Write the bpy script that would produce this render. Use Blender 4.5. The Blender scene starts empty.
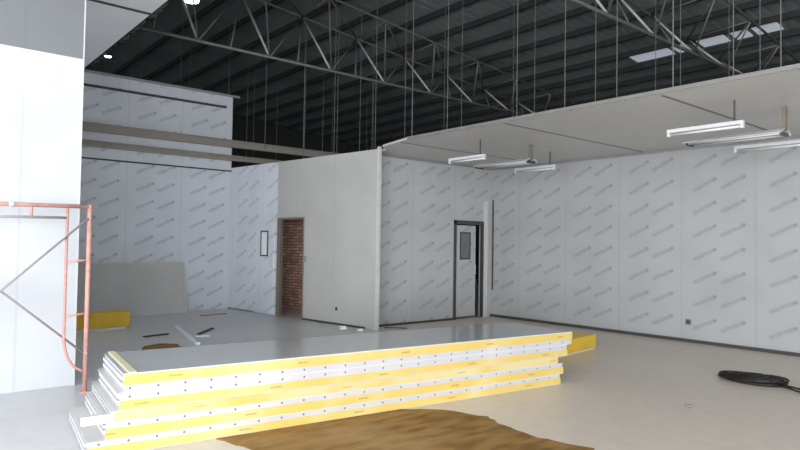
import bpy, bmesh, math, random
from mathutils import Vector, Matrix
random.seed(7)
C = bpy.context.scene.collection
SC = bpy.context.scene
LIGHT_A, WORLD, EXPO = 900., 1.5, .0
LIGHT_B = 2000.
R = math.radians

# ------------------------------------------------------------------ materials
def newmat(name):
    m = bpy.data.materials.new(name); m.use_nodes = True
    nt = m.node_tree; b = nt.nodes['Principled BSDF']
    return m, nt, b
def lin(c):
    return tuple(((x/255)/12.92 if x/255 <= .04045 else ((x/255+.055)/1.055)**2.4) for x in c)+(1,)
def plain(name, col, rough=.5, metal=0, noise=.06, scale=6, bump=0, spec=.5):
    m, nt, b = newmat(name)
    b.inputs['Roughness'].default_value = rough; b.inputs['Metallic'].default_value = metal
    b.inputs['Specular IOR Level'].default_value = spec
    tc = nt.nodes.new('ShaderNodeTexCoord'); nz = nt.nodes.new('ShaderNodeTexNoise')
    nz.inputs['Scale'].default_value = scale; nz.inputs['Detail'].default_value = 4
    nt.links.new(tc.outputs['Object'], nz.inputs['Vector'])
    mr = nt.nodes.new('ShaderNodeMapRange')
    mr.inputs['From Min'].default_value = .3; mr.inputs['From Max'].default_value = .7
    mr.inputs['To Min'].default_value = 1-noise; mr.inputs['To Max'].default_value = 1+noise
    nt.links.new(nz.outputs['Fac'], mr.inputs['Value'])
    mul = nt.nodes.new('ShaderNodeVectorMath'); mul.operation = 'SCALE'
    mul.inputs[0].default_value = lin(col)[:3]
    nt.links.new(mr.outputs['Result'], mul.inputs['Scale'])
    nt.links.new(mul.outputs['Vector'], b.inputs['Base Color'])
    if bump:
        bp = nt.nodes.new('ShaderNodeBump'); bp.inputs['Strength'].default_value = bump
        nt.links.new(nz.outputs['Fac'], bp.inputs['Height']); nt.links.new(bp.outputs['Normal'], b.inputs['Normal'])
    return m

class NT:
    """tiny maths-node helper"""
    def __init__(s, nt): s.nt = nt
    def m(s, op, a, b=None, c=None):
        n = s.nt.nodes.new('ShaderNodeMath'); n.operation = op
        for i, v in enumerate((a, b, c)):
            if v is None: continue
            if isinstance(v, (int, float)): n.inputs[i].default_value = v
            else: s.nt.links.new(v, n.inputs[i])
        return n.outputs[0]
    def step(s, x, lo, hi):
        n = s.nt.nodes.new('ShaderNodeMapRange'); n.interpolation_type = 'SMOOTHSTEP'
        for k, v in (('From Min', lo), ('From Max', hi)): n.inputs[k].default_value = v
        n.inputs['To Min'].default_value = 0; n.inputs['To Max'].default_value = 1
        s.nt.links.new(x, n.inputs['Value']); return n.outputs[0]

def film(name, base, ink, off=0., logos=True, period=1.15, zoff=1.72, strength=.5, rough=.3, seam=.14, tint=None):
    """sandwich panel face: steel sheet under protective film printed with slanted marks; x along wall, z up"""
    m, nt, b = newmat(name); h = NT(nt)
    tc = nt.nodes.new('ShaderNodeTexCoord'); sp = nt.nodes.new('ShaderNodeSeparateXYZ')
    nt.links.new(tc.outputs['Object'], sp.inputs[0])
    x, z = sp.outputs[0], sp.outputs[2]
    a = h.m('FLOORED_MODULO', h.m('SUBTRACT', x, off), period)
    # seam
    d = h.m('MINIMUM', a, h.m('SUBTRACT', period, a))
    sm = h.m('SUBTRACT', 1, h.step(d, .004, .02))
    nz = nt.nodes.new('ShaderNodeTexNoise'); nz.inputs['Scale'].default_value = 1.3
    nt.links.new(tc.outputs['Object'], nz.inputs['Vector'])
    mix = nt.nodes.new('ShaderNodeMix'); mix.data_type = 'RGBA'
    mix.inputs['A'].default_value = lin(base); mix.inputs['B'].default_value = lin(tint or [v*.965 for v in base])
    nt.links.new(h.step(nz.outputs['Fac'], .35, .7), mix.inputs['Factor'])
    col = mix.outputs['Result']
    if logos:
        tot = None
        nl = nt.nodes.new('ShaderNodeTexNoise'); nl.inputs['Scale'].default_value = 17; nl.inputs['Detail'].default_value = 1
        nt.links.new(tc.outputs['Object'], nl.inputs['Vector'])
        for cx, cz in ((.36, 0.), (.80, .01)):
            dx = h.m('SUBTRACT', a, cx)
            zz = h.m('SUBTRACT', h.m('FLOORED_MODULO', h.m('SUBTRACT', z, zoff-.085+cz-.19), .38), .19)
            # zz: centred cell; mark centre at zz=.0 (+.105 rise removed)
            ca, sa = math.cos(R(26)), math.sin(R(26))
            # neighbouring cells overlap vertically, so test three
            for k in (-1, 0, 1):
                z2 = h.m('ADD', zz, k*.38)
                u = h.m('ADD', h.m('MULTIPLY', dx, ca), h.m('MULTIPLY', z2, sa))
                v = h.m('SUBTRACT', h.m('MULTIPLY', z2, ca), h.m('MULTIPLY', dx, sa))
                band = h.m('MULTIPLY', h.m('SUBTRACT', 1, h.step(h.m('ADD', h.m('ABSOLUTE', v), h.m('MULTIPLY', h.m('SUBTRACT', nl.outputs['Fac'], .5), .09)), .012, .05)),
                           h.m('SUBTRACT', 1, h.step(h.m('ABSOLUTE', u), .17, .2)))
                # letter-like strokes
                st = h.m('ADD', .55, h.m('MULTIPLY', .45, h.m('SINE', h.m('ADD', h.m('MULTIPLY', u, 230), h.m('MULTIPLY', v, 90)))))
                band = h.m('MULTIPLY', band, st)
                du = h.m('SUBTRACT', u, .2)
                rr = h.m('SQRT', h.m('ADD', h.m('MULTIPLY', du, du), h.m('MULTIPLY', v, v)))
                em = h.m('SUBTRACT', 1, h.step(rr, .018, .042))
                both = h.m('MAXIMUM', band, em)
                tot = both if tot is None else h.m('MAXIMUM', tot, both)
        mx = nt.nodes.new('ShaderNodeMix'); mx.data_type = 'RGBA'
        nt.links.new(h.m('MULTIPLY', tot, strength), mx.inputs['Factor'])
        nt.links.new(col, mx.inputs['A']); mx.inputs['B'].default_value = lin(ink)
        col = mx.outputs['Result']
    ms = nt.nodes.new('ShaderNodeMix'); ms.data_type = 'RGBA'
    nt.links.new(h.m('MULTIPLY', sm, seam), ms.inputs['Factor'])
    nt.links.new(col, ms.inputs['A']); ms.inputs['B'].default_value = lin([v*.55 for v in base])
    nt.links.new(ms.outputs['Result'], b.inputs['Base Color'])
    b.inputs['Roughness'].default_value = rough; b.inputs['Specular IOR Level'].default_value = .45
    n2 = nt.nodes.new('ShaderNodeTexNoise'); n2.inputs['Scale'].default_value = 3.5; n2.inputs['Detail'].default_value = 3
    nt.links.new(tc.outputs['Object'], n2.inputs['Vector'])
    bp = nt.nodes.new('ShaderNodeBump'); bp.inputs['Strength'].default_value = .06; bp.inputs['Distance'].default_value = .02
    nt.links.new(n2.outputs['Fac'], bp.inputs['Height']); nt.links.new(bp.outputs['Normal'], b.inputs['Normal'])
    return m

def emis(name, col, s):
    m, nt, b = newmat(name)
    b.inputs['Base Color'].default_value = lin(col)
    b.inputs['Emission Color'].default_value = lin(col); b.inputs['Emission Strength'].default_value = s
    return m

def floor_mat():
    m, nt, b = newmat('trowelled concrete'); h = NT(nt)
    tc = nt.nodes.new('ShaderNodeTexCoord')
    n1 = nt.nodes.new('ShaderNodeTexNoise'); n1.inputs['Scale'].default_value = .35; n1.inputs['Detail'].default_value = 5
    n2 = nt.nodes.new('ShaderNodeTexNoise'); n2.inputs['Scale'].default_value = 6; n2.inputs['Detail'].default_value = 8
    for n in (n1, n2): nt.links.new(tc.outputs['Object'], n.inputs['Vector'])
    mix = nt.nodes.new('ShaderNodeMix'); mix.data_type = 'RGBA'
    mix.inputs['A'].default_value = lin(FLOOR_A); mix.inputs['B'].default_value = lin(FLOOR_B)
    # neutral grey tone to the left, warmer beige tone towards the right-hand wall
    sp = nt.nodes.new('ShaderNodeSeparateXYZ'); nt.links.new(tc.outputs['Object'], sp.inputs[0])
    g = h.m('SUBTRACT', h.m('MULTIPLY', sp.outputs[0], .55), h.m('MULTIPLY', sp.outputs[1], .55))
    g = h.m('ADD', g, h.m('MULTIPLY', n1.outputs['Fac'], 2.))
    nt.links.new(h.step(g, -2.5, 1.8), mix.inputs['Factor'])
    mul = nt.nodes.new('ShaderNodeVectorMath'); mul.operation = 'SCALE'
    nt.links.new(mix.outputs['Result'], mul.inputs[0])
    nt.links.new(h.m('ADD', .88, h.m('MULTIPLY', n2.outputs['Fac'], .24)), mul.inputs['Scale'])
    nt.links.new(mul.outputs['Vector'], b.inputs['Base Color'])
    nt.links.new(h.m('ADD', .18, h.m('MULTIPLY', n1.outputs['Fac'], .35)), b.inputs['Roughness'])
    b.inputs['Specular IOR Level'].default_value = .5
    bp = nt.nodes.new('ShaderNodeBump'); bp.inputs['Strength'].default_value = .05; bp.inputs['Distance'].default_value = .02
    nt.links.new(n2.outputs['Fac'], bp.inputs['Height']); nt.links.new(bp.outputs['Normal'], b.inputs['Normal'])
    return m

def brick_mat():
    m, nt, b = newmat('rough red brick')
    tc = nt.nodes.new('ShaderNodeTexCoord'); mp = nt.nodes.new('ShaderNodeMapping')
    mp.inputs['Rotation'].default_value = (R(90), 0, 0)
    nt.links.new(tc.outputs['Object'], mp.inputs[0])
    br = nt.nodes.new('ShaderNodeTexBrick'); br.inputs['Scale'].default_value = 1
    br.inputs['Color1'].default_value = lin((186, 146, 130)); br.inputs['Color2'].default_value = lin((150, 112, 98))
    br.inputs['Mortar'].default_value = lin((96, 80, 72)); br.inputs['Brick Width'].default_value = .23
    br.inputs['Row Height'].default_value = .068; br.inputs['Mortar Size'].default_value = .009
    nt.links.new(mp.outputs[0], br.inputs['Vector'])
    nz = nt.nodes.new('ShaderNodeTexNoise'); nz.inputs['Scale'].default_value = 7
    nt.links.new(tc.outputs['Object'], nz.inputs['Vector'])
    mx = nt.nodes.new('ShaderNodeMix'); mx.data_type = 'RGBA'; mx.blend_type = 'MULTIPLY'
    mx.inputs['Factor'].default_value = .7
    nt.links.new(br.outputs['Color'], mx.inputs['A']); nt.links.new(nz.outputs['Fac'], mx.inputs['B'])
    mu = nt.nodes.new('ShaderNodeVectorMath'); mu.operation = 'SCALE'; mu.inputs['Scale'].default_value = 2.2
    nt.links.new(mx.outputs['Result'], mu.inputs[0])
    nt.links.new(mu.outputs[0], b.inputs['Base Color']); b.inputs['Roughness'].default_value = .9
    bp = nt.nodes.new('ShaderNodeBump'); bp.inputs['Strength'].default_value = .6; bp.inputs['Distance'].default_value = .02
    nt.links.new(br.outputs['Fac'], bp.inputs['Height']); bp.invert = True
    nt.links.new(bp.outputs['Normal'], b.inputs['Normal'])
    return m

def edge_mat(name, base, line, row_z, step, seed_off=0., ink=(95, 85, 60), strength=.7, dots=False, size=.012, rows=((0., 0.),)):
    """panel edge strip: sparse little printed lines, or punched holes, at a fixed pitch along x"""
    m, nt, b = newmat(name); h = NT(nt)
    tc = nt.nodes.new('ShaderNodeTexCoord'); sp = nt.nodes.new('ShaderNodeSeparateXYZ')
    nt.links.new(tc.outputs['Object'], sp.inputs[0]); x, z = sp.outputs[0], sp.outputs[2]
    tot = None
    for xo, zo in rows:
        a = h.m('SUBTRACT', h.m('FLOORED_MODULO', h.m('SUBTRACT', x, seed_off+xo-step/2), step), step/2)
        dz = h.m('SUBTRACT', z, row_z+zo)
        if dots:
            rr = h.m('SQRT', h.m('ADD', h.m('MULTIPLY', a, a), h.m('MULTIPLY', dz, dz)))
            k = h.m('SUBTRACT', 1, h.step(rr, size*.6, size*1.1))
        else:
            st = h.m('ADD', .6, h.m('MULTIPLY', .4, h.m('SINE', h.m('MULTIPLY', x, 420))))
            k = h.m('MULTIPLY', h.m('MULTIPLY', h.m('SUBTRACT', 1, h.step(h.m('ABSOLUTE', a), .045, .055)),
                    h.m('SUBTRACT', 1, h.step(h.m('ABSOLUTE', dz), .005, .009))), st)
        tot = k if tot is None else h.m('MAXIMUM', tot, k)
    nz = nt.nodes.new('ShaderNodeTexNoise'); nz.inputs['Scale'].default_value = 1.6; nz.inputs['Detail'].default_value = 4
    nt.links.new(tc.outputs['Object'], nz.inputs['Vector'])
    bm_ = nt.nodes.new('ShaderNodeMix'); bm_.data_type = 'RGBA'
    bm_.inputs['A'].default_value = lin(base); bm_.inputs['B'].default_value = lin(line)
    nt.links.new(h.step(nz.outputs['Fac'], .4, .68), bm_.inputs['Factor'])
    mx = nt.nodes.new('ShaderNodeMix'); mx.data_type = 'RGBA'
    nt.links.new(h.m('MULTIPLY', tot, strength), mx.inputs['Factor'])
    nt.links.new(bm_.outputs['Result'], mx.inputs['A']); mx.inputs['B'].default_value = lin(ink)
    nt.links.new(mx.outputs['Result'], b.inputs['Base Color']); b.inputs['Roughness'].default_value = .45
    return m

FLOOR_A = (204, 206, 208); FLOOR_B = (202, 192, 180)
M = {}
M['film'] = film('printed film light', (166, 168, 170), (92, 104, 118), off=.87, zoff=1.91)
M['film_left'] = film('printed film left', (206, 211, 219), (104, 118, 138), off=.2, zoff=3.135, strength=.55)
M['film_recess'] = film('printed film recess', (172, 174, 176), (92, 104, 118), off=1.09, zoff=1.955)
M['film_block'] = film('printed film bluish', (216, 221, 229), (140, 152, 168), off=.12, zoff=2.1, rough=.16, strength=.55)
M['steel_plain'] = film('plain grey panel', (183, 183, 181), (0, 0, 0), off=.2, logos=False, rough=.35, seam=.12)
M['white_panel'] = film('white panel', (200, 203, 208), (0, 0, 0), off=.5, logos=False, rough=.35, seam=.12)
M['grey_panel'] = film('grey upper panel', (118, 121, 126), (0, 0, 0), off=.5, logos=False, rough=.4, seam=.08)
M['ceil'] = plain('ceiling panel', (200, 199, 196), .35, noise=.03, scale=2)
M['ceil_left'] = plain('left ceiling panel', (240, 243, 247), .35, noise=.03, scale=2)
M['seam'] = plain('ceiling seam', (120, 120, 118), .5)
M['trim'] = plain('white trim', (204, 206, 208), .35, noise=.03)
M['dulltube'] = plain('dull fitting', (196, 198, 200), .4)  # slightly duller off-white than the trim
M['corner'] = plain('corner trim', (196, 197, 196), .4)
M['greytrim'] = plain('galvanised trim', (142, 144, 148), .4, .3)
M['dark'] = plain('dark track', (62, 60, 58), .6)
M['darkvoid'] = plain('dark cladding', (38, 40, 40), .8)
M['frame'] = plain('door frame metal', (122, 116, 104), .45, .2)
M['darkframe'] = plain('dark door frame', (70, 68, 66), .5, .2)
M['glass'] = plain('wired glass', (96, 98, 100), .12, noise=.1)
M['glass_bright'] = plain('door glass pane', (236, 240, 244), .1, noise=.05)
M['brick'] = brick_mat()
M['roof'] = plain('ribbed roof sheet', (122, 130, 129), .6, .1, noise=.15, scale=.8)
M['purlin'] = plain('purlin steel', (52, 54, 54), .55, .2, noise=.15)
M['truss'] = plain('truss steel', (108, 108, 104), .5, .2, noise=.12)
M['strut'] = plain('light-catching strut', (168, 170, 168), .45, .1)  # paler copy of the truss steel: diagonals catching light, put into the colour
M['rod'] = plain('threaded rod', (104, 106, 104), .5, .3)
M['sky'] = emis('skylight sheet', (205, 214, 225), .36)
M['lamp'] = emis('lamp glow', (245, 243, 255), 9)
M['lampbody'] = plain('lamp body', (90, 92, 95), .5, .3)
M['beam'] = plain('beam channel', (150, 146, 138), .5, .2)
M['rust'] = plain('red oxide scaffold', (196, 148, 138), .5, .0, noise=.14, scale=25)
M['steeltube'] = plain('bare brace tube', (168, 162, 162), .4, .2, noise=.1)
M['foam'] = plain('panel core', (205, 205, 210), .85, noise=.08, scale=30, bump=.3)
M['face'] = plain('panel steel face', (168, 171, 172), .13, .0, noise=.03, scale=2)
M['facewhite'] = plain('panel white lip', (204, 204, 202), .35, noise=.02)
M['lip'] = plain('pale yellow lip', (216, 212, 176), .5, noise=.03)
M['yellowblock'] = plain('yellow film', (214, 176, 52), .45, noise=.1, scale=2.5)
M['scrap'] = plain('scrap white trim', (225, 230, 235), .4)
M['blackcable'] = plain('black cable', (24, 22, 17), .55, noise=.15, scale=40)
M['sand'] = None
M['floor'] = floor_mat()
def sand_mat():
    m, nt, b = newmat('brown sand'); h = NT(nt)
    tc = nt.nodes.new('ShaderNodeTexCoord')
    n = nt.nodes.new('ShaderNodeTexNoise'); n.inputs['Scale'].default_value = 3; n.inputs['Detail'].default_value = 10
    n2 = nt.nodes.new('ShaderNodeTexNoise'); n2.inputs['Scale'].default_value = 1.1; n2.inputs['Detail'].default_value = 3
    mp = nt.nodes.new('ShaderNodeMapping'); mp.inputs['Scale'].default_value = (1, 3, 1)
    nt.links.new(tc.outputs['Object'], mp.inputs[0])
    nt.links.new(mp.outputs[0], n.inputs['Vector']); nt.links.new(tc.outputs['Object'], n2.inputs['Vector'])
    mx = nt.nodes.new('ShaderNodeMix'); mx.data_type = 'RGBA'
    mx.inputs['A'].default_value = lin((150, 117, 68)); mx.inputs['B'].default_value = lin((118, 88, 46))
    nt.links.new(h.step(n.outputs['Fac'], .35, .7), mx.inputs['Factor'])
    m2 = nt.nodes.new('ShaderNodeMix'); m2.data_type = 'RGBA'; m2.inputs['B'].default_value = lin((172, 146, 102))
    nt.links.new(h.m('MULTIPLY', h.step(n2.outputs['Fac'], .5, .75), .6), m2.inputs['Factor'])
    nt.links.new(mx.outputs['Result'], m2.inputs['A'])
    nt.links.new(m2.outputs['Result'], b.inputs['Base Color']); b.inputs['Roughness'].default_value = .8
    b.inputs['Specular IOR Level'].default_value = .2
    bp = nt.nodes.new('ShaderNodeBump'); bp.inputs['Strength'].default_value = .5; bp.inputs['Distance'].default_value = .03
    nt.links.new(n.outputs['Fac'], bp.inputs['Height']); nt.links.new(bp.outputs['Normal'], b.inputs['Normal'])
    return m
M['sand'] = sand_mat()

# ------------------------------------------------------------------ mesh helpers
class MB:
    def __init__(s): s.bm = bmesh.new()
    def box(s, lo, hi, mtx=None):
        vs = [Vector((x, y, z)) for x in (lo[0], hi[0]) for y in (lo[1], hi[1]) for z in (lo[2], hi[2])]
        if mtx: vs = [mtx @ v for v in vs]
        v = [s.bm.verts.new(p) for p in vs]
        for f in ((0, 1, 3, 2), (4, 6, 7, 5), (0, 4, 5, 1), (2, 3, 7, 6), (0, 2, 6, 4), (1, 5, 7, 3)):
            s.bm.faces.new([v[i] for i in f])
        return s
    def tube(s, pts, r, n=8, closed=False):
        pts = [Vector(p) for p in pts]; rings = []
        up = None
        for i, p in enumerate(pts):
            if closed: t = pts[(i+1) % len(pts)]-pts[i-1]
            else: t = pts[min(i+1, len(pts)-1)]-pts[max(i-1, 0)]
            t.normalize()
            if up is None: up = Vector((0, 0, 1)) if abs(t.z) < .9 else Vector((1, 0, 0))
            a = t.cross(up).normalized(); b = a.cross(t).normalized(); up = b
            rings.append([s.bm.verts.new(p+(a*math.cos(k*2*math.pi/n)+b*math.sin(k*2*math.pi/n))*r) for k in range(n)])
        m = len(rings)
        for i in range(m if closed else m-1):
            A, B = rings[i], rings[(i+1) % m]
            for k in range(n): s.bm.faces.new([A[k], A[(k+1) % n], B[(k+1) % n], B[k]])
        if not closed:
            s.bm.faces.new(rings[0][::-1]); s.bm.faces.new(rings[-1])
        return s
    def bar(s, p, q, w, h):
        """rectangular bar from p to q"""
        p, q = Vector(p), Vector(q); t = (q-p).normalized()
        up = Vector((0, 0, 1)) if abs(t.z) < .95 else Vector((1, 0, 0))
        a = t.cross(up).normalized(); b = a.cross(t)
        vs = []
        for e in (p, q):
            for i, j in ((-1, -1), (1, -1), (1, 1), (-1, 1)): vs.append(s.bm.verts.new(e+a*i*w/2+b*j*h/2))
        for f in ((3, 2, 1, 0), (4, 5, 6, 7), (0, 1, 5, 4), (1, 2, 6, 5), (2, 3, 7, 6), (3, 0, 4, 7)):
            s.bm.faces.new([vs[i] for i in f])
        return s
    def chan(s, p, q, w, h, t=.006):
        """C-section from p to q (horizontal), open on the +side"""
        p, q = Vector(p), Vector(q); d = (q-p).normalized(); a = d.cross(Vector((0, 0, 1))).normalized(); b = Vector((0, 0, 1))
        prof = [(-w/2, -h/2), (w/2, -h/2), (w/2, -h/2+.02), (w/2-t, -h/2+.02), (w/2-t, -h/2+t), (-w/2+t, -h/2+t),
                (-w/2+t, h/2-t), (w/2-t, h/2-t), (w/2-t, h/2-.02), (w/2, h/2-.02), (w/2, h/2), (-w/2, h/2)]
        A = [s.bm.verts.new(p+a*x+b*z) for x, z in prof]; B = [s.bm.verts.new(q+a*x+b*z) for x, z in prof]
        n = len(prof)
        for i in range(n): s.bm.faces.new([A[i], A[(i+1) % n], B[(i+1) % n], B[i]])
        s.bm.faces.new(A[::-1]); s.bm.faces.new(B)
        return s
    def build(s, name, mat, parent=None, loc=(0, 0, 0), rz=0, smooth=False, bevel=0):
        bmesh.ops.recalc_face_normals(s.bm, faces=s.bm.faces)
        me = bpy.data.meshes.new(name); s.bm.to_mesh(me); s.bm.free()
        if isinstance(mat, (list, tuple)):
            for k in mat: me.materials.append(k)
        else: me.materials.append(mat)
        if smooth:
            for p in me.polygons: p.use_smooth = True
        o = bpy.data.objects.new(name, me); C.objects.link(o)
        o.location = loc; o.rotation_euler = (0, 0, rz)
        if parent: o.parent = parent
        if bevel:
            b = o.modifiers.new('bevel', 'BEVEL'); b.width = bevel; b.segments = 2; b.limit_method = 'ANGLE'
        return o
def tag(o, label, cat, group=None, kind=None):
    o['label'] = label; o['category'] = cat
    if group: o['group'] = group
    if kind: o['kind'] = kind
    return o
def struct(o, label=None):
    o['kind'] = 'structure'
    if label: o['label'] = label
    return o
def empty(name, loc=(0, 0, 0), rz=0, label=None, cat=None, group=None):
    o = bpy.data.objects.new(name, None); C.objects.link(o); o.location = loc; o.rotation_euler = (0, 0, rz)
    o.empty_display_size = .1
    if label: tag(o, label, cat, group)
    return o
def copy_tree(o, parent=None):
    c = o.copy(); C.objects.link(c)
    if parent: c.parent = parent
    for ch in list(o.children): copy_tree(ch, c)
    return c

# wall in its own frame: x to the viewer's right, y away from the viewer, z up
def wall(name, org, xdir, L, z0, z1, mat, holes=(), th=.1, label=None, x0=0.):
    ang = math.atan2(xdir[1], xdir[0]); mb = MB()
    xs = sorted({x0, L} | {v for h in holes for v in h[:2]})
    for a, b in zip(xs[:-1], xs[1:]):
        mid = (a+b)/2; hs = [h for h in holes if h[0] <= mid <= h[1]]
        if not hs: mb.box((a, 0, z0), (b, th, z1))
        else:
            h = hs[0]
            if h[2] > z0+.01: mb.box((a, 0, z0), (b, th, h[2]))
            if h[3] < z1-.01: mb.box((a, 0, h[3]), (b, th, z1))
    return struct(mb.build(name, mat, None, org, ang), label), ang

# ------------------------------------------------------------------ shell
ZC = 3.235
struct(MB().box((-12, -12, -.2), (22, 24, 0)).build('floor', M['floor']), 'smooth grey concrete floor of the hall')

# near white wall at the left
X_END = 1.645
nw, _ = wall('wall_near_left', (-4, 7.33, 0), (1, 0), X_END+4, 0, 3.49, M['white_panel'], label='bright white panel wall at the left edge')
nu, _ = wall('wall_near_left_upper', (-4, 7.33, 0), (1, 0), X_END+4, 3.49, 4.95, M['grey_panel'], label='greyer upper band of the near left wall')
struct(MB().box((X_END, 7.325, 0), (X_END+.012, 7.435, 4.95)).build('trim_1', M['trim']), 'white end trim of the near left wall')

# far left wall with printed film
YF = 13.6
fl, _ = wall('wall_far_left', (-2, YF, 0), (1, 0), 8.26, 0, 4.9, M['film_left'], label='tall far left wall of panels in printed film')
struct(MB().box((-2, YF-.03, 4.9), (6.42, YF+.13, 4.95)).build('trim_2', M['greytrim']), 'metal capping on the far left wall')
struct(MB().box((-2, YF-.02, 4.62), (6.1, YF, 4.67)).build('trim_shadow_line', M['dark']), 'dark strip for the trim shadow line below the top of the far left wall')  # shadow line under the capping, drawn as a dark strip
struct(MB().box((-2, YF-.02, 3.16), (6.26, YF, 3.19)).build('trim_4', M['dark']), 'thin dark line across the far left wall')

# front of the inner room: plain panels, film-printed panel at its left
BA = Vector((6.26, 13.6, 0)); BB = Vector((6.86, 8.79, 0)); BL = (BB-BA).length; bd = (BB-BA).normalized()
def b2(t): return BL-t            # t measured from the right-hand corner
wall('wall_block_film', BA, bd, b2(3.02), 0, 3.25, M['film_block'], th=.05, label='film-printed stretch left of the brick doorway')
bw, bang = wall('wall_block_plain', BA, bd, BL, 0, 3.25, M['steel_plain'], holes=((b2(2.90), b2(2.11), 0, 2.03),), th=.05, x0=b2(3.02), label='plain grey panel wall right of the brick doorway')
BM = Matrix.Translation(BA) @ Matrix.Rotation(bang, 4, 'Z')
def bpt(x, y, z): return BM @ Vector((x, y, z))
struct(MB().box((BL-.045, -.008, 0), (BL+.004, .055, 3.29)).build('trim_5', M['corner'], None, BA, bang), 'white corner trim of the plain grey wall')
struct(MB().box((b2(2.10), -.012, .0), (BL-.3, .0, .035)).build('baseboard_block', M['dark'], None, BA, bang))
struct(MB().box((0, -.012, .0), (b2(3.78), .0, .035)).build('baseboard_block_left', M['greytrim'], None, BA, bang))
# doorway frame and leaf (left)
df = struct(MB().box((b2(2.99), -.025, 0), (b2(2.88), .06, 2.06)).box((b2(2.13), -.02, 0), (b2(2.10), .06, 2.06)).box((b2(2.88), -.025, 2.02), (b2(2.10), .06, 2.06))
     .build('trim_6', M['frame'], None, BA, bang, bevel=.004), 'brown-grey metal frame around the brick doorway')
lf = struct(MB().box((b2(3.78), -.05, .03), (b2(3.06), -.008, 1.97)).build('door_1', M['film_block'], None, BA, bang, bevel=.004),
     'film-covered door leaf with a small window beside the brick doorway')
wx0, wx1 = b2(3.53), b2(3.26)
mb = MB()
for lo, hi in (((wx0, -.062, 1.24), (wx0+.03, -.05, 1.79)), ((wx1-.03, -.062, 1.24), (wx1, -.05, 1.79)), ((wx0, -.062, 1.24), (wx1, -.05, 1.27)), ((wx0, -.062, 1.76), (wx1, -.05, 1.79))): mb.box(lo, hi)
mb.build('window_frame', M['darkframe'], lf)
MB().box((wx0+.03, -.056, 1.27), (wx1-.03, -.052, 1.76)).build('window_pane', M['glass_bright'], lf)
MB().tube([(b2(3.12), -.05, 1.02), (b2(3.12), -.10, 1.04), (b2(3.12), -.10, 1.30), (b2(3.12), -.05, 1.32)], .012).build('handle', M['trim'], lf, smooth=True)
# brick behind the opening
wall('wall_brick', bpt(b2(4.6), 1.1, 0), bd, 3.9, 0, 3.3, M['brick'], th=.2, label='unplastered red brick wall seen through the doorway')

# recess wall with the second door
RX0 = 6.95
rec, _ = wall('wall_recess', (RX0, 9.2, 0), (1, 0), 10.34-RX0, 0, ZC, M['film_recess'], holes=((9.2-RX0, 10.05-RX0, 0, 2.02),), label='printed film wall with the windowed door')
struct(MB().box((9.17, 9.17, 0), (9.23, 9.24, 2.06)).box((10.02, 9.17, 0), (10.06, 9.24, 2.06)).box((9.17, 9.17, 1.98), (10.06, 9.24, 2.06)).build('trim_7', M['darkframe'], bevel=.004), 'dark metal frame of the recessed door')
struct(MB().box((10.07, 9.19, 0), (10.2, 9.2, 2.5)).build('reflection_strip', M['corner']), 'whitish strip standing in for a reflection right of the recessed door')  # pale strip stands in for the bright reflection beside the door
d2 = struct(MB().box((0, 0, .04), (.63, .045, 1.96)).build('door_2', M['film_recess'], None, (9.25, 9.21, 0), R(3), bevel=.004), 'narrow film-covered door standing ajar with a small dark window')
mb = MB()
for lo, hi in (((.12, -.012, 1.24), (.15, 0, 1.82)), ((.42, -.012, 1.24), (.45, 0, 1.82)), ((.12, -.012, 1.24), (.45, 0, 1.27)), ((.12, -.012, 1.79), (.45, 0, 1.82))): mb.box(lo, hi)
mb.build('window_frame', M['darkframe'], d2)
MB().box((.15, -.006, 1.27), (.42, -.002, 1.79)).build('window_pane', M['glass'], d2)
MB().tube([(.56, 0, .92), (.56, -.05, .93), (.56, -.05, 1.12), (.56, 0, 1.13)], .011).build('handle', M['trim'], d2, smooth=True)
# partition closing the store behind the recess door
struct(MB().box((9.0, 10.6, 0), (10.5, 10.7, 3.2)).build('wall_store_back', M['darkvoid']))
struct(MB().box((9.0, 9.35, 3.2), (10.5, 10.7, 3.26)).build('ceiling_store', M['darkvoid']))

# right wall
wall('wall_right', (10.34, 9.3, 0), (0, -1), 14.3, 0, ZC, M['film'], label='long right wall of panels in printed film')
struct(MB().box((10.3, -4, 0), (10.34, 9.2, .05)).build('baseboard_right', M['dark']), 'dark base track along the right wall')
struct(MB().box((RX0, 9.165, 0), (9.17, 9.2, .035)).build('baseboard_recess', M['dark']))
struct(MB().box((10.3, -4, ZC-.04), (10.34, 9.2, ZC)).build('trim_9', M['greytrim']))
struct(MB().box((RX0, 9.165, ZC-.04), (10.34, 9.2, ZC)).build('trim_10', M['greytrim']))

# suspended ceilings
XE = 6.5
def prism(pts, z0, z1):
    b = MB(); lo = [b.bm.verts.new((x, y, z0)) for x, y in pts]; hi = [b.bm.verts.new((x, y, z1)) for x, y in pts]
    b.bm.faces.new(lo); b.bm.faces.new(hi[::-1]); n = len(pts)
    for k in range(n): b.bm.faces.new([lo[k], lo[(k+1) % n], hi[(k+1) % n], hi[k]])
    return b
struct(prism([(XE, -5), (10.5, -5), (10.5, 9.2), (6.98, 9.2), (6.98, 8.74), (6.7, 8.5), (XE, 7.6)], ZC, ZC+.035).build('ceiling_right', M['ceil']), 'grey suspended panel ceiling over the right side')
mb = MB()
for y in (-1.1, 1.15, 3.4, 5.65, 7.9): mb.box((XE+.1, y-.02, ZC-.004), (10.34, y+.02, ZC))
struct(mb.build('trim_11', M['seam']), 'joint strips of the right ceiling')
struct(MB().box((XE-.012, -5, ZC-.006), (XE, 7.6, ZC+.04)).build('trim_12', M['seam']), 'metal edge trim of the right ceiling')
struct(MB().box((-6, -3, 4.97), (3.07, 13.6, 5.07)).build('ceiling_left', M['ceil_left']), 'pale ceiling panel at the top left')
mb = MB()
for y in (3., 6.3, 9.6): mb.box((-6, y-.03, 4.955), (3.07, y+.03, 4.97))
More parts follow.
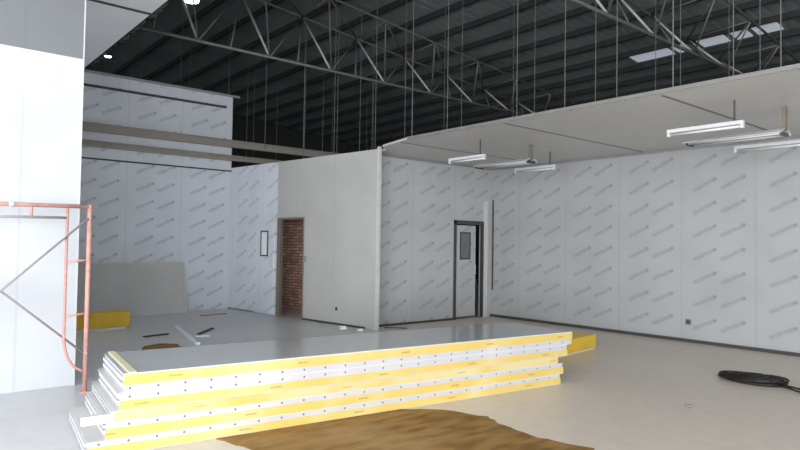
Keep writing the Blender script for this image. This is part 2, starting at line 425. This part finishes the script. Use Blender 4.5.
struct(mb.build('trim_13', M['dark']), 'dark joint in the left ceiling')
mb = MB().box((3.07, -3, 4.99), (3.10, 13.58, 5.16))
for i in range(26):
    y = 5.2+i*.32+random.uniform(-.05, .05); mb.box((3.10, y, 4.97), (3.12+random.uniform(0, .05), y+random.uniform(.08, .2), 5.02+random.uniform(0, .04)))
struct(mb.build('trim_14', M['dark']), 'ragged dark edge of the left ceiling')

# ------------------------------------------------------------------ roof
def rz(x): return 7.9-.1*x
bm = bmesh.new()
ys = []; y = -9.; k = 0
while y < 24:
    for dy, dz in ((0, 0), (.14, 0), (.165, .006), (.225, .006)): ys.append((y+dy, dz))
    y += .25
mb = MB()
prev = None
for y, dz in ys:
    a = mb.bm.verts.new((-12, y, rz(-12)+dz)); b = mb.bm.verts.new((21, y, rz(21)+dz))
    if prev: mb.bm.faces.new((prev[0], prev[1], b, a))
    prev = (a, b)
bm.free()
roof = struct(mb.build('ceiling_roof', M['roof']), 'dark ribbed metal roof of the hall')
struct(MB().box((20.8, -9, 0), (21, 24, 5.6)).build('wall_far_right', M['darkvoid']))
struct(MB().box((-12, 23.8, 0), (21, 24, 9)).build('wall_far_back', M['darkvoid']))
sk = [(5.0, 5.5), (5.62, 5.95), (6.1, 6.7), (7.0, 7.3), (7.42, 8.4)]
for i, (a, b) in enumerate(sk):
    vs = MB()
    pts = [(14.53, a, rz(14.5)-.03), (15.05, a, rz(15.05)-.03), (15.05, b, rz(15.05)-.03), (14.53, b, rz(14.5)-.03)]
    lo = [vs.bm.verts.new(p) for p in pts]; hi = [vs.bm.verts.new((p[0], p[1], p[2]+.02)) for p in pts]
    vs.bm.faces.new(lo); vs.bm.faces.new(hi[::-1])
    for k in range(4): vs.bm.faces.new([lo[k], lo[(k+1) % 4], hi[(k+1) % 4], hi[k]])
    o = vs.build('skylight_sheet', M['sky'])
    tag(o, 'pale translucent roof sheet glowing above the right ceiling, one of a row', 'skylight', 'row of translucent skylight sheets')
# purlins
pur = None; x = -.4
while x < 20.5:
    if pur is None:
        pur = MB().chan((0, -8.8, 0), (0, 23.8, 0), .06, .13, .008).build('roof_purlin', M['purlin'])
        o = pur
    else:
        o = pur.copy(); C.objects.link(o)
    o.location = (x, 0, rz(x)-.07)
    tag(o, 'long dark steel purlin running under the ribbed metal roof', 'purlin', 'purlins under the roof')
    x += .92

# ------------------------------------------------------------------ trusses (triangular space trusses)
ZB = 5.5
def truss(y0, x0, x1, label):
    r = empty('roof_truss', (x0, y0, ZB), 0, label, 'truss', 'steel roof trusses')
    P = lambda x, dy, z: (x-x0, dy, z-ZB)
    top = lambda x: max(rz(x)-.30, ZB+.12)
    MB().tube([P(x0, 0, ZB), P(x1, 0, ZB)], .034).build('bottom_chord', M['truss'], r, smooth=True)
    for s in (-.7, .7):
        MB().tube([P(x0-.6, s, top(x0-.6)), P(x1, s, top(x1))], .025).build('top_chord', M['truss'], r, smooth=True)
    n = round((x1-x0)/1.57); d = (x1-x0)/n
    for i in range(n):
        xa, xb = x0+i*d, x0+(i+1)*d; xm = (xa+xb)/2
        B0, B1, Bm = P(xa, 0, ZB), P(xb, 0, ZB), P(xm-.1, 0, ZB)
        T0, T1, Mm = P(xa-.55, -.7, top(xa-.55)), P(xb-.55, -.7, top(xb-.55)), P(xm+.42, .7, top(xm+.42))
        MB().tube([B0, T0], .018, 6).build('vertical_strut', M['truss'], r, smooth=True)
        MB().tube([Bm, Mm], .018, 6).build('vertical_strut', M['truss'], r, smooth=True)
        MB().tube([Mm, B1], .026, 6).build('diagonal_strut', M['strut'], r, smooth=True)
        MB().tube([B0, Mm], .018, 6).build('diagonal_strut', M['truss'], r, smooth=True)
        MB().tube([T0, Mm], .02, 6).build('cross_strut', M['truss'], r, smooth=True)
        MB().tube([Mm, T1], .015, 6).build('cross_strut', M['truss'], r, smooth=True)
    return r
truss(11.95, 1.6, 18.87, 'steel lattice roof truss crossing behind the plain grey wall top')
truss(5.82, 1.6, 18.87, 'steel lattice roof truss at the top right, nearest to the camera')

# ------------------------------------------------------------------ hanging rods
rodp = None
def rod(x, y, zb, r=1., grp=0):
    global rodp
    zt = rz(x)-.2; L = zt-zb
    if rodp is None:
        rodp = MB().tube([(0, 0, 0), (0, 0, 1)], .0055, 6).build('hanging_rod', M['rod']); o = rodp
        rodp_first = True
    else:
        o = rodp.copy(); C.objects.link(o)
    o.location = (x, y, zb); o.scale = (r, r, L)
    lab = ('thin steel suspension rod dropping from the roof to the edge of the right ceiling',
           'thin steel suspension rod in the dark gap above the inner room',
           'thin steel suspension rod in the dark gap beyond the far left wall')[grp]
    tag(o, lab, 'rod', ('rods along the right ceiling', 'rods above the inner room', 'rods beyond the far left wall')[grp])
for y in (7.9, 7.05, 5.65, 4.85, 4.1, 3.4, 2.75, 2.3, 2.0):
    rod(6.85, y, ZC+.06, 1.5 if abs(y-3.4) < .01 else 1., 0)
for x in (8.3, 9.8):
    for y in (8.2, 6.4, 5.2, 4.0, 3.0): rod(x+random.uniform(-.2, .2), y, ZC+.06, .9, 0)
for x in (7.3, 8.4, 9.5):
    for y in (9.9, 11.1, 12.3): rod(x+random.uniform(-.3, .3), y+random.uniform(-.3, .3), 3.4, 1., 1)
for x, y in ((7.0, 13.4), (8.05, 13.4), (6.6, 14.6), (7.6, 15.6), (8.9, 14.8), (9.9, 15.4), (10.9, 16.4), (8.4, 16.8), (9.6, 17.6), (5.4, 14.6), (4.4, 15.), (6.3, 16.4), (11.6, 15.2), (12.4, 16.6)):
    rod(x, y, 3.75 if y == 13.4 else 3.3, 1.1, 2)
# two channel beams carried in front of the far left wall
for z, h, lab in ((3.8, .17, 'upper of two grey channel beams crossing the far left wall'), (3.47, .12, 'lower of two grey channel beams crossing the far left wall')):
    tag(MB().chan((1.5, YF-.10, z), (11.5, YF-.10, z), .09, h).build('channel_beam', M['beam']), lab, 'beam', 'beams across the far left wall')
tag(MB().tube([(5.0, YF-.12, 4.3), (5.0, YF-.12, 3.93)], .006, 6).tube([(5.0, YF-.12, 3.93), (5.0, YF-.15, 3.86), (5.0, YF-.2, 3.9)], .014, 6).build('wire_hook', M['trim'], smooth=True), 'small white hook hanging on the upper channel beam', 'hook')

# ------------------------------------------------------------------ high bay lamps
def highbay(x, y, z, s, lab):
    r = empty('high_bay_lamp', (x, y, z), 0, lab, 'lamp', 'high bay lamps')
    MB().tube([(0, 0, .1*s), (0, 0, rz(x)-z-.03)], .012).build('stem', M['lampbody'], r)
    def cone(pr, name, mat):
        b = MB(); n = 20; prev = None
        for rr, zz in pr:
            ring = [b.bm.verts.new((rr*s*math.cos(2*math.pi*k/n), rr*s*math.sin(2*math.pi*k/n), zz*s)) for k in range(n)]
            if prev:
                for k in range(n): b.bm.faces.new([prev[k], prev[(k+1) % n], ring[(k+1) % n], ring[k]])
            else: b.bm.faces.new(ring[::-1])
            prev = ring
        b.bm.faces.new(prev); b.build(name, mat, r, smooth=True)
    cone(((.2, .02), (.21, .0), (.14, .12), (.06, .16), (.05, .2)), 'reflector', M['lampbody'])
    cone(((.185, -.03), (.195, .0), (.19, .02)), 'lens', M['lamp'])
highbay(4.75, 12.4, 6.45, .82, 'larger lit high bay lamp at the top of the picture')
highbay(4.5, 17.4, 6.35, .42, 'smaller lit high bay lamp far back beside the left ceiling')

# ------------------------------------------------------------------ ceiling light fittings
def batten(x, ya, yb, lab, zl=2.95, mat='trim'):
    L = yb-ya
    r = empty('tube_light', (x, ya, zl), 0, lab, 'light', 'hanging tube light fittings')
    MB().box((-.03, 0, .0), (.03, L, .045)).build('housing', M[mat], r, bevel=.006)
    MB().tube([(0, .03, -.022), (0, L-.03, -.022)], .015, 10).build('tube', M[mat], r, smooth=True)
    for y in (.0, L-.035): MB().box((-.022, y, -.045), (.022, y+.035, 0)).build('end_cap', M['trim'], r, bevel=.004)
    for y in (.1,): MB().tube([(0, y, .04), (0, y, ZC-zl)], .011, 8).build('hanger', M['dark'], r)
def double(x, ya, yb, lab, zl=2.93):
    L = yb-ya
    r = empty('tube_light', (x, ya, zl), 0, lab, 'light', 'hanging tube light fittings')
    b = MB()
    prof = [(-.16, -.01), (-.06, .04), (.06, .04), (.16, -.01), (.155, -.02), (.055, .03), (-.055, .03), (-.155, -.02)]
    A = [b.bm.verts.new((px, 0, pz)) for px, pz in prof]; B = [b.bm.verts.new((px, L, pz)) for px, pz in prof]
    for k in range(8): b.bm.faces.new([A[k], A[(k+1) % 8], B[(k+1) % 8], B[k]])
    for q in (0, 1, 2):
        i = ((0, 1, 6, 7), (1, 2, 5, 6), (2, 3, 4, 5))[q]
        b.bm.faces.new([A[j] for j in i]); b.bm.faces.new([B[j] for j in i])
    b.build('reflector', M['dulltube'], r)
    for s in (-.08, .08): MB().tube([(s, .04, -.02), (s, L-.04, -.02)], .014, 10).build('tube', M['dulltube'], r, smooth=True)
    MB().box((-.02, .05, -.02), (.02, L-.05, .03)).build('ballast_channel', M['darkframe'], r)
    for y in (.01, L-.04): MB().box((-.1, y, -.04), (.1, y+.03, .0)).build('end_cap', M['darkframe'], r, bevel=.004)
    MB().box((-.03, .0, .03), (.03, .05, ZC-zl)).build('hanger', M['frame'], r)
batten(7.4, 2.86, 3.74, 'bright white single tube light nearest the right ceiling edge')
double(8.15, 2.68, 3.84, 'wide twin tube light fitting at the upper right')
batten(9.25, 2.55, 3.70, 'white tube light cut by the right edge of the picture', mat='dulltube')
batten(7.34, 6.69, 7.49, 'small white tube light above the recess, left end of its row')
double(8.35, 6.55, 7.75, 'grey twin tube light fitting above the recessed door', 2.97)
batten(9.15, 6.68, 7.57, 'pale tube light close to the right wall above the recess', mat='dulltube')

# conduit, socket
tag(MB().box((10.315, 9.14, .57), (10.34, 9.165, 2.54)).build('conduit', M['dark'], bevel=.005), 'thin dark vertical conduit in the corner right of the recessed door', 'conduit')
so = empty('wall_socket', (10.335, 4.86, .33), 0, 'small square grey socket low on the right wall', 'socket')
MB().box((-.014, -.045, -.045), (0, .045, .045)).build('plate', M['frame'], so, bevel=.004)
MB().box((-.02, -.025, -.025), (-.014, .025, .025)).build('socket_face', M['darkframe'], so)
pm = tag(MB().box((b2(1.10), -.025, .27), (b2(1.06), .0, .33)).build('wall_bracket', M['darkframe'], None, BA, bang, bevel=.003), 'tiny dark fixing low on the plain grey wall', 'fixing')
tag(MB().box((b2(2.06), -.02, 1.16), (b2(2.02), .0, 1.28)).build('door_lock', M['greytrim'], None, BA, bang, bevel=.003), 'little metal catch right of the brick doorway', 'catch')

# ------------------------------------------------------------------ panel leaning on far left wall
mb = MB()
lean = empty('leaning_panel', (2.6, YF-.36, 0), 0, 'loose pale grey panel leaning on the far left wall', 'panel')
Mx = Matrix.Rotation(R(-13), 4, 'X')
MB().box((0, 0, 0), (2.55, .045, 1.1), Mx).build('panel_core', M['steel_plain'], lean)
MB().box((2.55, -.004, 0), (2.562, .049, 1.1), Mx).box((0, -.004, 1.1), (2.562, .049, 1.108), Mx).build('edge_strip', M['trim'], lean)

# yellow wrapped panel bundle behind the near wall
yb = empty('wrapped_panel_bundle', (2.2, 11.24, 0), R(7), 'yellow wrapped panel bundle on the floor behind the scaffold post', 'panel bundle')
MB().box((-.6, 0, .0), (1.18, .35, .045)).build('bottom_sheet', M['facewhite'], yb)
MB().box((-.6, -.01, .045), (1.24, .35, .31)).build('yellow_wrap', M['yellowblock'], yb, bevel=.012)

# ------------------------------------------------------------------ stack of sandwich panels
SA = Vector((2.042, 4.709, 0)); sang = math.atan2(4.244-4.709, 5.942-2.042)
YEL = (208, 180, 98); YEL2 = (210, 194, 134); PALE = (208, 194, 144)
def panel(ul, ur, z0, z1, bands, w, dy, lab, skew=0.):
    """bands: list of (za, zb, kind) on the long edge, kind y yellow / p pale / w white with holes"""
    L = ur-ul
    org = SA+Vector((math.cos(sang), math.sin(sang), 0))*ul+Vector((-math.sin(sang), math.cos(sang), 0))*dy
    r = empty('sandwich_panel', (org.x, org.y, z0), sang+skew, lab, 'panel', 'stacked insulated sandwich panels')
    H = z1-z0
    MB().box((.01, .012, .004), (L-.01, w-.01, H-.004)).build('core', M['foam'], r)
    MB().box((0, .0, H-.0045), (L, w, H)).build('top_face', M['face'] if z1 > .5 else M['facewhite'], r)
    MB().box((0, .0, 0), (L, w, .0045)).build('bottom_face', M['facewhite'], r)
    for za, zb, kd in bands:
        a, b = max(za-z0, .005), min(zb-z0, H-.005)
        ph = random.uniform(0, 1.)
        if kd == 'y': mt = edge_mat('yellow edge tape', YEL, YEL2, (a+b)/2, 1.05, ph)
        elif kd == 'p': mt = edge_mat('pale edge tape', PALE, YEL, (a+b)/2, 1.3, ph, strength=.5)
        elif kd == 'd': mt = edge_mat('white flange', (186, 186, 190), (196, 194, 198), (a+b)/2, .198, (-ul) % .198, ink=(70, 70, 80), dots=True, strength=.9, size=.010, rows=((0, .0),))
        else: mt = M['facewhite']
        MB().box((.0 if kd != 'd' else .012, -.004 if kd in 'yp' else .0, a), (L-(.0 if kd != 'd' else .01), .012, b)).build({'y': 'yellow_edge_tape', 'p': 'pale_edge_tape', 'd': 'perforated_flange', 'w': 'plain_flange'}[kd], mt, r)
    # ribbed joint profile on the short left end
    MB().box((-.012, .05, H*.25), (.01, w-.05, H*.45)).box((-.012, .05, H*.62), (.01, w-.05, H*.8)).build('end_rib', M['foam'], r, bevel=.003)
    return r, L, H
W = 1.0
r5, L, H = panel(-.87, 3.93, 0, .11, [(0, .07, 'y'), (.07, .11, 'd')], W+.12, .0, 'lowest yellow-edged sandwich panel, on the floor under the stack')
r4, L, H = panel(-.75, 3.975, .11, .23, [(.11, .19, 'y'), (.19, .23, 'd')], W+.12, .0, 'second sandwich panel from the floor, between two yellow-taped layers')
r3, L, H = panel(-.70, 3.89, .23, .31, [(.23, .31, 'p')], W+.12, .005, 'thin middle sandwich panel with a pale edge and a lip sticking out left')
r2, L, H = panel(-.66, 4.04, .31, .435, [(.31, .378, 'y'), (.378, .435, 'd')], W+.03, .0, 'sandwich panel just under the top one of the stack')
r1, L1, H1 = panel(-.635, 4.12, .435, .57, [(.435, .49, 'd'), (.49, .57, 'y')], W, .0, 'topmost sandwich panel with the shiny grey upper face')
MB().box((.035, 0, H1), (.085, W, H1+.012)).build('end_lip', M['lip'], r1)
MB().box((.0, -.001, H1-.006), (L1, .012, H1+.004)).build('front_lip', M['facewhite'], r1)
MB().box((-.018, .0, .112), (.0, W, .1245)).build('end_lip', M['corner'], r2)
MB().box((-.21, .0, .0), (.012, .05, .062)).build('front_lip', M['facewhite'], r3)
MB().box((-.018, .0, .062), (.0, W, .078)).build('end_lip', M['corner'], r3)
# loose dark patch on the upper face (masking left on the sheet)
# panel standing out behind the right end
e = empty('wrapped_panel_bundle', (7.2, 5.23, 0), R(7.3), 'yellow wrapped panel bundle poking out behind the right end of the stack', 'panel bundle')
MB().box((-1.0, 0, .02), (1.27, .55, .215)).build('yellow_wrap', M['yellowblock'], e, bevel=.012)
MB().box((-1.0, .01, 0), (1.24, .54, .02)).build('bottom_sheet', M['facewhite'], e)

# ------------------------------------------------------------------ scaffold frame
sf = empty('scaffold_frame', (1.655, 6.9, 0), 0, 'rusty red portable scaffold frame standing before the white wall', 'scaffold')
WD = 1.52
def T(name, pts, r=.021, mat='rust', n=10): return MB().tube(pts, r, n).build(name, M[mat], sf, smooth=True)
for sx in (0, 1):
    f = (lambda x: -x) if sx == 0 else (lambda x: -WD+x)
    T('post', [(f(0), 0, 0), (f(0), 0, 1.9)], .023)
    arc = [(f(.205), 0, 1.86), (f(.205), 0, .60)]+[(f(.205-.17*(1-math.cos(t))), 0, .60-.36*math.sin(t)) for t in [math.pi/2*k/8 for k in range(1, 8)]]+[(f(.0), 0, .20)]
    T('inner_post', arc, .014)
    for z in (1.32, .78): T('rung', [(f(.0), 0, z+.02), (f(.205), 0, z)], .012)
    T('foot_plate', [(f(0), 0, .0), (f(0), 0, .012)], .05, 'rust', 16)
T('top_rail', [(0, 0, 1.88), (-WD, 0, 1.86)], .021)
T('lower_rail', [(-.205, 0, 1.76), (-WD+.205, 0, 1.745)], .014, 'steeltube')
for x in (-.52, -1.0): T('rail_spacer', [(x, 0, 1.75), (x, 0, 1.87)], .014)
T('coupler', [(-.71, 0, 1.872), (-.66, 0, 1.873)], .027, 'trim')
T('cross_brace', [(-.02, -.03, 1.76), (-WD+.02, -.03, .34)], .011, 'steeltube')
T('cross_brace', [(-.02, .03, .40), (-WD+.02, .03, 1.72)], .011, 'steeltube')
for z in (1.76, .40): T('brace_pin', [(-.0, -.05, z), (-.0, .05, z)], .012, 'steeltube')

# ------------------------------------------------------------------ sand, debris, cable
def blob(name, pts, mat, h=.012, sub=.09, jag=.05, loc=None):
    """flat heap with an irregular outline"""
    out = []
    q = lambda p: .1 if 4.709-(p.x-2.042)*.1192-p.y < .12 and p.y < 5 else 1.
    n = len(pts)
    for i in range(n):
        a, b = Vector(pts[i]+(0,)), Vector(pts[(i+1) % n]+(0,)); k = max(1, int((b-a).length/sub))
        for j in range(k):
            p = a.lerp(b, j/k); out.append((p.x+random.uniform(-jag, jag)*q(p), p.y+random.uniform(-jag, jag)*q(p)))
    cx = sum(p[0] for p in out)/len(out); cy = sum(p[1] for p in out)/len(out)
    b = MB(); prev = None
    for f, z in ((1., .0005), (1., h) if len(pts) > 8 else (.8, h)):
        ring = [b.bm.verts.new((cx+(x-cx)*f, cy+(y-cy)*f, z)) for x, y in out]
        if prev:
            for k in range(len(out)): b.bm.faces.new([prev[k], prev[(k+1) % len(out)], ring[(k+1) % len(out)], ring[k]])
        prev = ring
    f = b.bm.faces.new(prev); bmesh.ops.triangulate(b.bm, faces=[f])
    return b.build(name, mat)
o = blob('spread_sand', [(2.08, 4.685), (2.2, 4.3), (2.35, 3.6), (2.6, 2.2), (3.9, 2.2), (4.25, 2.75), (4.13, 3.15), (4.16, 3.55), (4.28, 3.85), (4.18, 4.0), (4.12, 4.22), (3.95, 4.36), (3.8, 4.484), (2.7, 4.615)], M['sand'], .006, .07, .025)
tag(o, 'thin spread of wet brown sand on the floor before the panel stack', 'sand', kind='stuff')
o = blob('spread_sand', [(2.8, 8.75), (3.0, 9.3), (3.3, 9.45), (3.5, 9.2), (3.4, 8.8), (3.1, 8.6)], M['sand'], .03, .1, .04)
tag(o, 'small brown sand heap behind the panel stack', 'sand', kind='stuff')

def strip(name, p, q, w, h, mat, lab, cat, grp='scraps on the floor'):
    p, q = Vector(p+(h/2+.001,)), Vector(q+(h/2+.001,))
    b = MB().bar(p, q, w, h)
    if h > .02:      # turned-up flange: an angle profile
        d = (q-p).normalized(); s = d.cross(Vector((0, 0, 1)))*w/2
        b.bar(p+s+Vector((0, 0, h)), q+s+Vector((0, 0, h)), .006, h*2)
    return tag(b.build(name, mat), lab, cat, grp)
strip('metal_strip', (4.15, 11.1), (3.72, 9.1), .07, .03, M['scrap'], 'long white metal offcut lying on the grey floor', 'offcut')
strip('metal_strip', (3.98, 9.85), (4.2, 9.8), .07, .02, M['scrap'], 'short white offcut crossing the long one', 'offcut')
strip('metal_strip', (4.12, 10.05), (4.6, 10.6), .06, .02, M['dark'], 'dark offcut beside the crossed white strips', 'offcut')
strip('metal_strip', (3.3, 10.25), (3.72, 10.35), .06, .02, M['dark'], 'short dark offcut left of the white strips', 'offcut')
strip('metal_strip', (5.15, 12.5), (5.75, 12.6), .06, .015, plain('red paint', (190, 110, 105), .6), 'faint reddish offcut near the far left corner', 'offcut')
strip('metal_strip', (7.2, 9.0), (7.5, 8.7), .04, .012, M['dark'], 'small dark sliver on the floor before the recess', 'offcut')
# crumpled paper scraps
def crumple(x, y, s, lab, mat):
    b = MB(); bmesh.ops.create_icosphere(b.bm, subdivisions=2, radius=s)
    for v in b.bm.verts:
        v.co *= random.uniform(.7, 1.25); v.co.z = v.co.z*.45
    mz = min(v.co.z for v in b.bm.verts)
    for v in b.bm.verts: v.co.z -= mz
    return tag(b.build('crumpled_film', mat, None, (x, y, 0)), lab, 'litter', 'litter on the floor')
crumple(6.38, 9.15, .09, 'left one of two crumpled white film scraps below the plain grey wall', M['scrap'])
crumple(6.55, 8.85, .07, 'right one of two crumpled white film scraps below the plain grey wall', M['scrap'])
crumple(6.12, 2.87, .035, 'tiny dark scrap alone on the pale floor at the right', M['greytrim'])

# coiled cable
pts = []
cx, cy = 7.95, 2.98
for i in range(34*24):
    t = i*2*math.pi/24; k = i/(34*24)
    lp = int(i/24); rr = .21+.12*math.sin(lp*2.3)+.02*math.sin(t*2+lp)
    pts.append((cx+rr*.78*math.cos(t)+.03*math.sin(lp*1.7), cy+rr*1.05*math.sin(t)+.03*math.cos(lp*2.1), .012+.016*(lp % 6)*.5+.008*math.sin(t*1+lp)+.004))
cb = MB().tube(pts, .010, 6)
for (q, w) in (((7.75, 2.15), .0), ((7.35, 2.3), .12), ((7.1, 2.05), -.1)):
    s0 = Vector((7.85, 2.70, .03)); e0 = Vector((q[0], q[1]-.35, .011)); c0 = Vector((7.85+w, 2.45, .012))
    cb.tube([s0*(1-t)**2+c0*2*t*(1-t)+e0*t*t for t in [k/10 for k in range(11)]], .010, 6)
cb.tube([(cx-.1, cy-.25, .06), (cx-.02, cy-.32, .07), (cx+.06, cy-.28, .06), (cx+.03, cy-.36, .03)], .013, 6)
tag(cb.build('cable_coil', M['blackcable'], smooth=True), 'black coiled cable with loose ends on the floor at the right', 'cable')

# ------------------------------------------------------------------ camera, light
cam = bpy.data.cameras.new('camera'); co = bpy.data.objects.new('camera', cam); C.objects.link(co)
Rm = Matrix(((0.7660672, -0.0308898, -0.6420177), (-0.6425857, -0.0135152, -0.7660946), (0.0149875, 0.9994314, -0.0302029)))
co.matrix_world = Matrix.Translation((0, 0, 1.55)) @ Rm.to_4x4()
cam.sensor_width = 36; cam.lens = 623.52/800*36; cam.clip_start = .05; cam.clip_end = 200
SC.camera = co

def area(name, loc, rot, sx, sy, power, col):
    l = bpy.data.lights.new(name, 'AREA'); l.shape = 'RECTANGLE'; l.size = sx; l.size_y = sy; l.energy = power; l.color = col
    o = bpy.data.objects.new(name, l); C.objects.link(o); o.location = loc; o.rotation_euler = rot; return o
# side wall of the hall behind the camera with its big loading opening: daylight comes in there
wall('wall_loading_side', (-5.4, -14, 0), (0, 1), 28, 0, 8.2, M['darkvoid'], holes=((1., 10., 0, 4.0), (11., 17.2, 0, 4.0), (22.5, 26.5, .6, 3.2)), th=.15)  # third opening is made up to go with the ceiling fill lamp
area('daylight_loading_door', (-5.2, 0., 2.0), (0, R(-90), 0), 3.8, 5.6, LIGHT_A, (.97, .985, 1.))
area('daylight_rear_door', (-5.2, -8.5, 2.0), (0, R(-90), R(32)), 3.8, 8.0, LIGHT_B, (.97, .985, 1.))
l3 = area('ceiling_fill_light', (-5.2, 10.5, 1.9), (0, R(-128), 0), 2.4, 3.8, 90., (.97, .985, 1.)); l3.data.spread = R(100)  # added fill lamp, aimed upwards to brighten the left ceiling
w = bpy.data.worlds.new('world'); SC.world = w; w.use_nodes = True
bg = w.node_tree.nodes['Background']; bg.inputs[0].default_value = (.93, .965, 1., 1); bg.inputs[1].default_value = WORLD
SC.view_settings.view_transform = 'Standard'; SC.view_settings.look = 'None'; SC.view_settings.gamma = 1
SC.view_settings.exposure = EXPO; SC.view_settings.use_curve_mapping = False
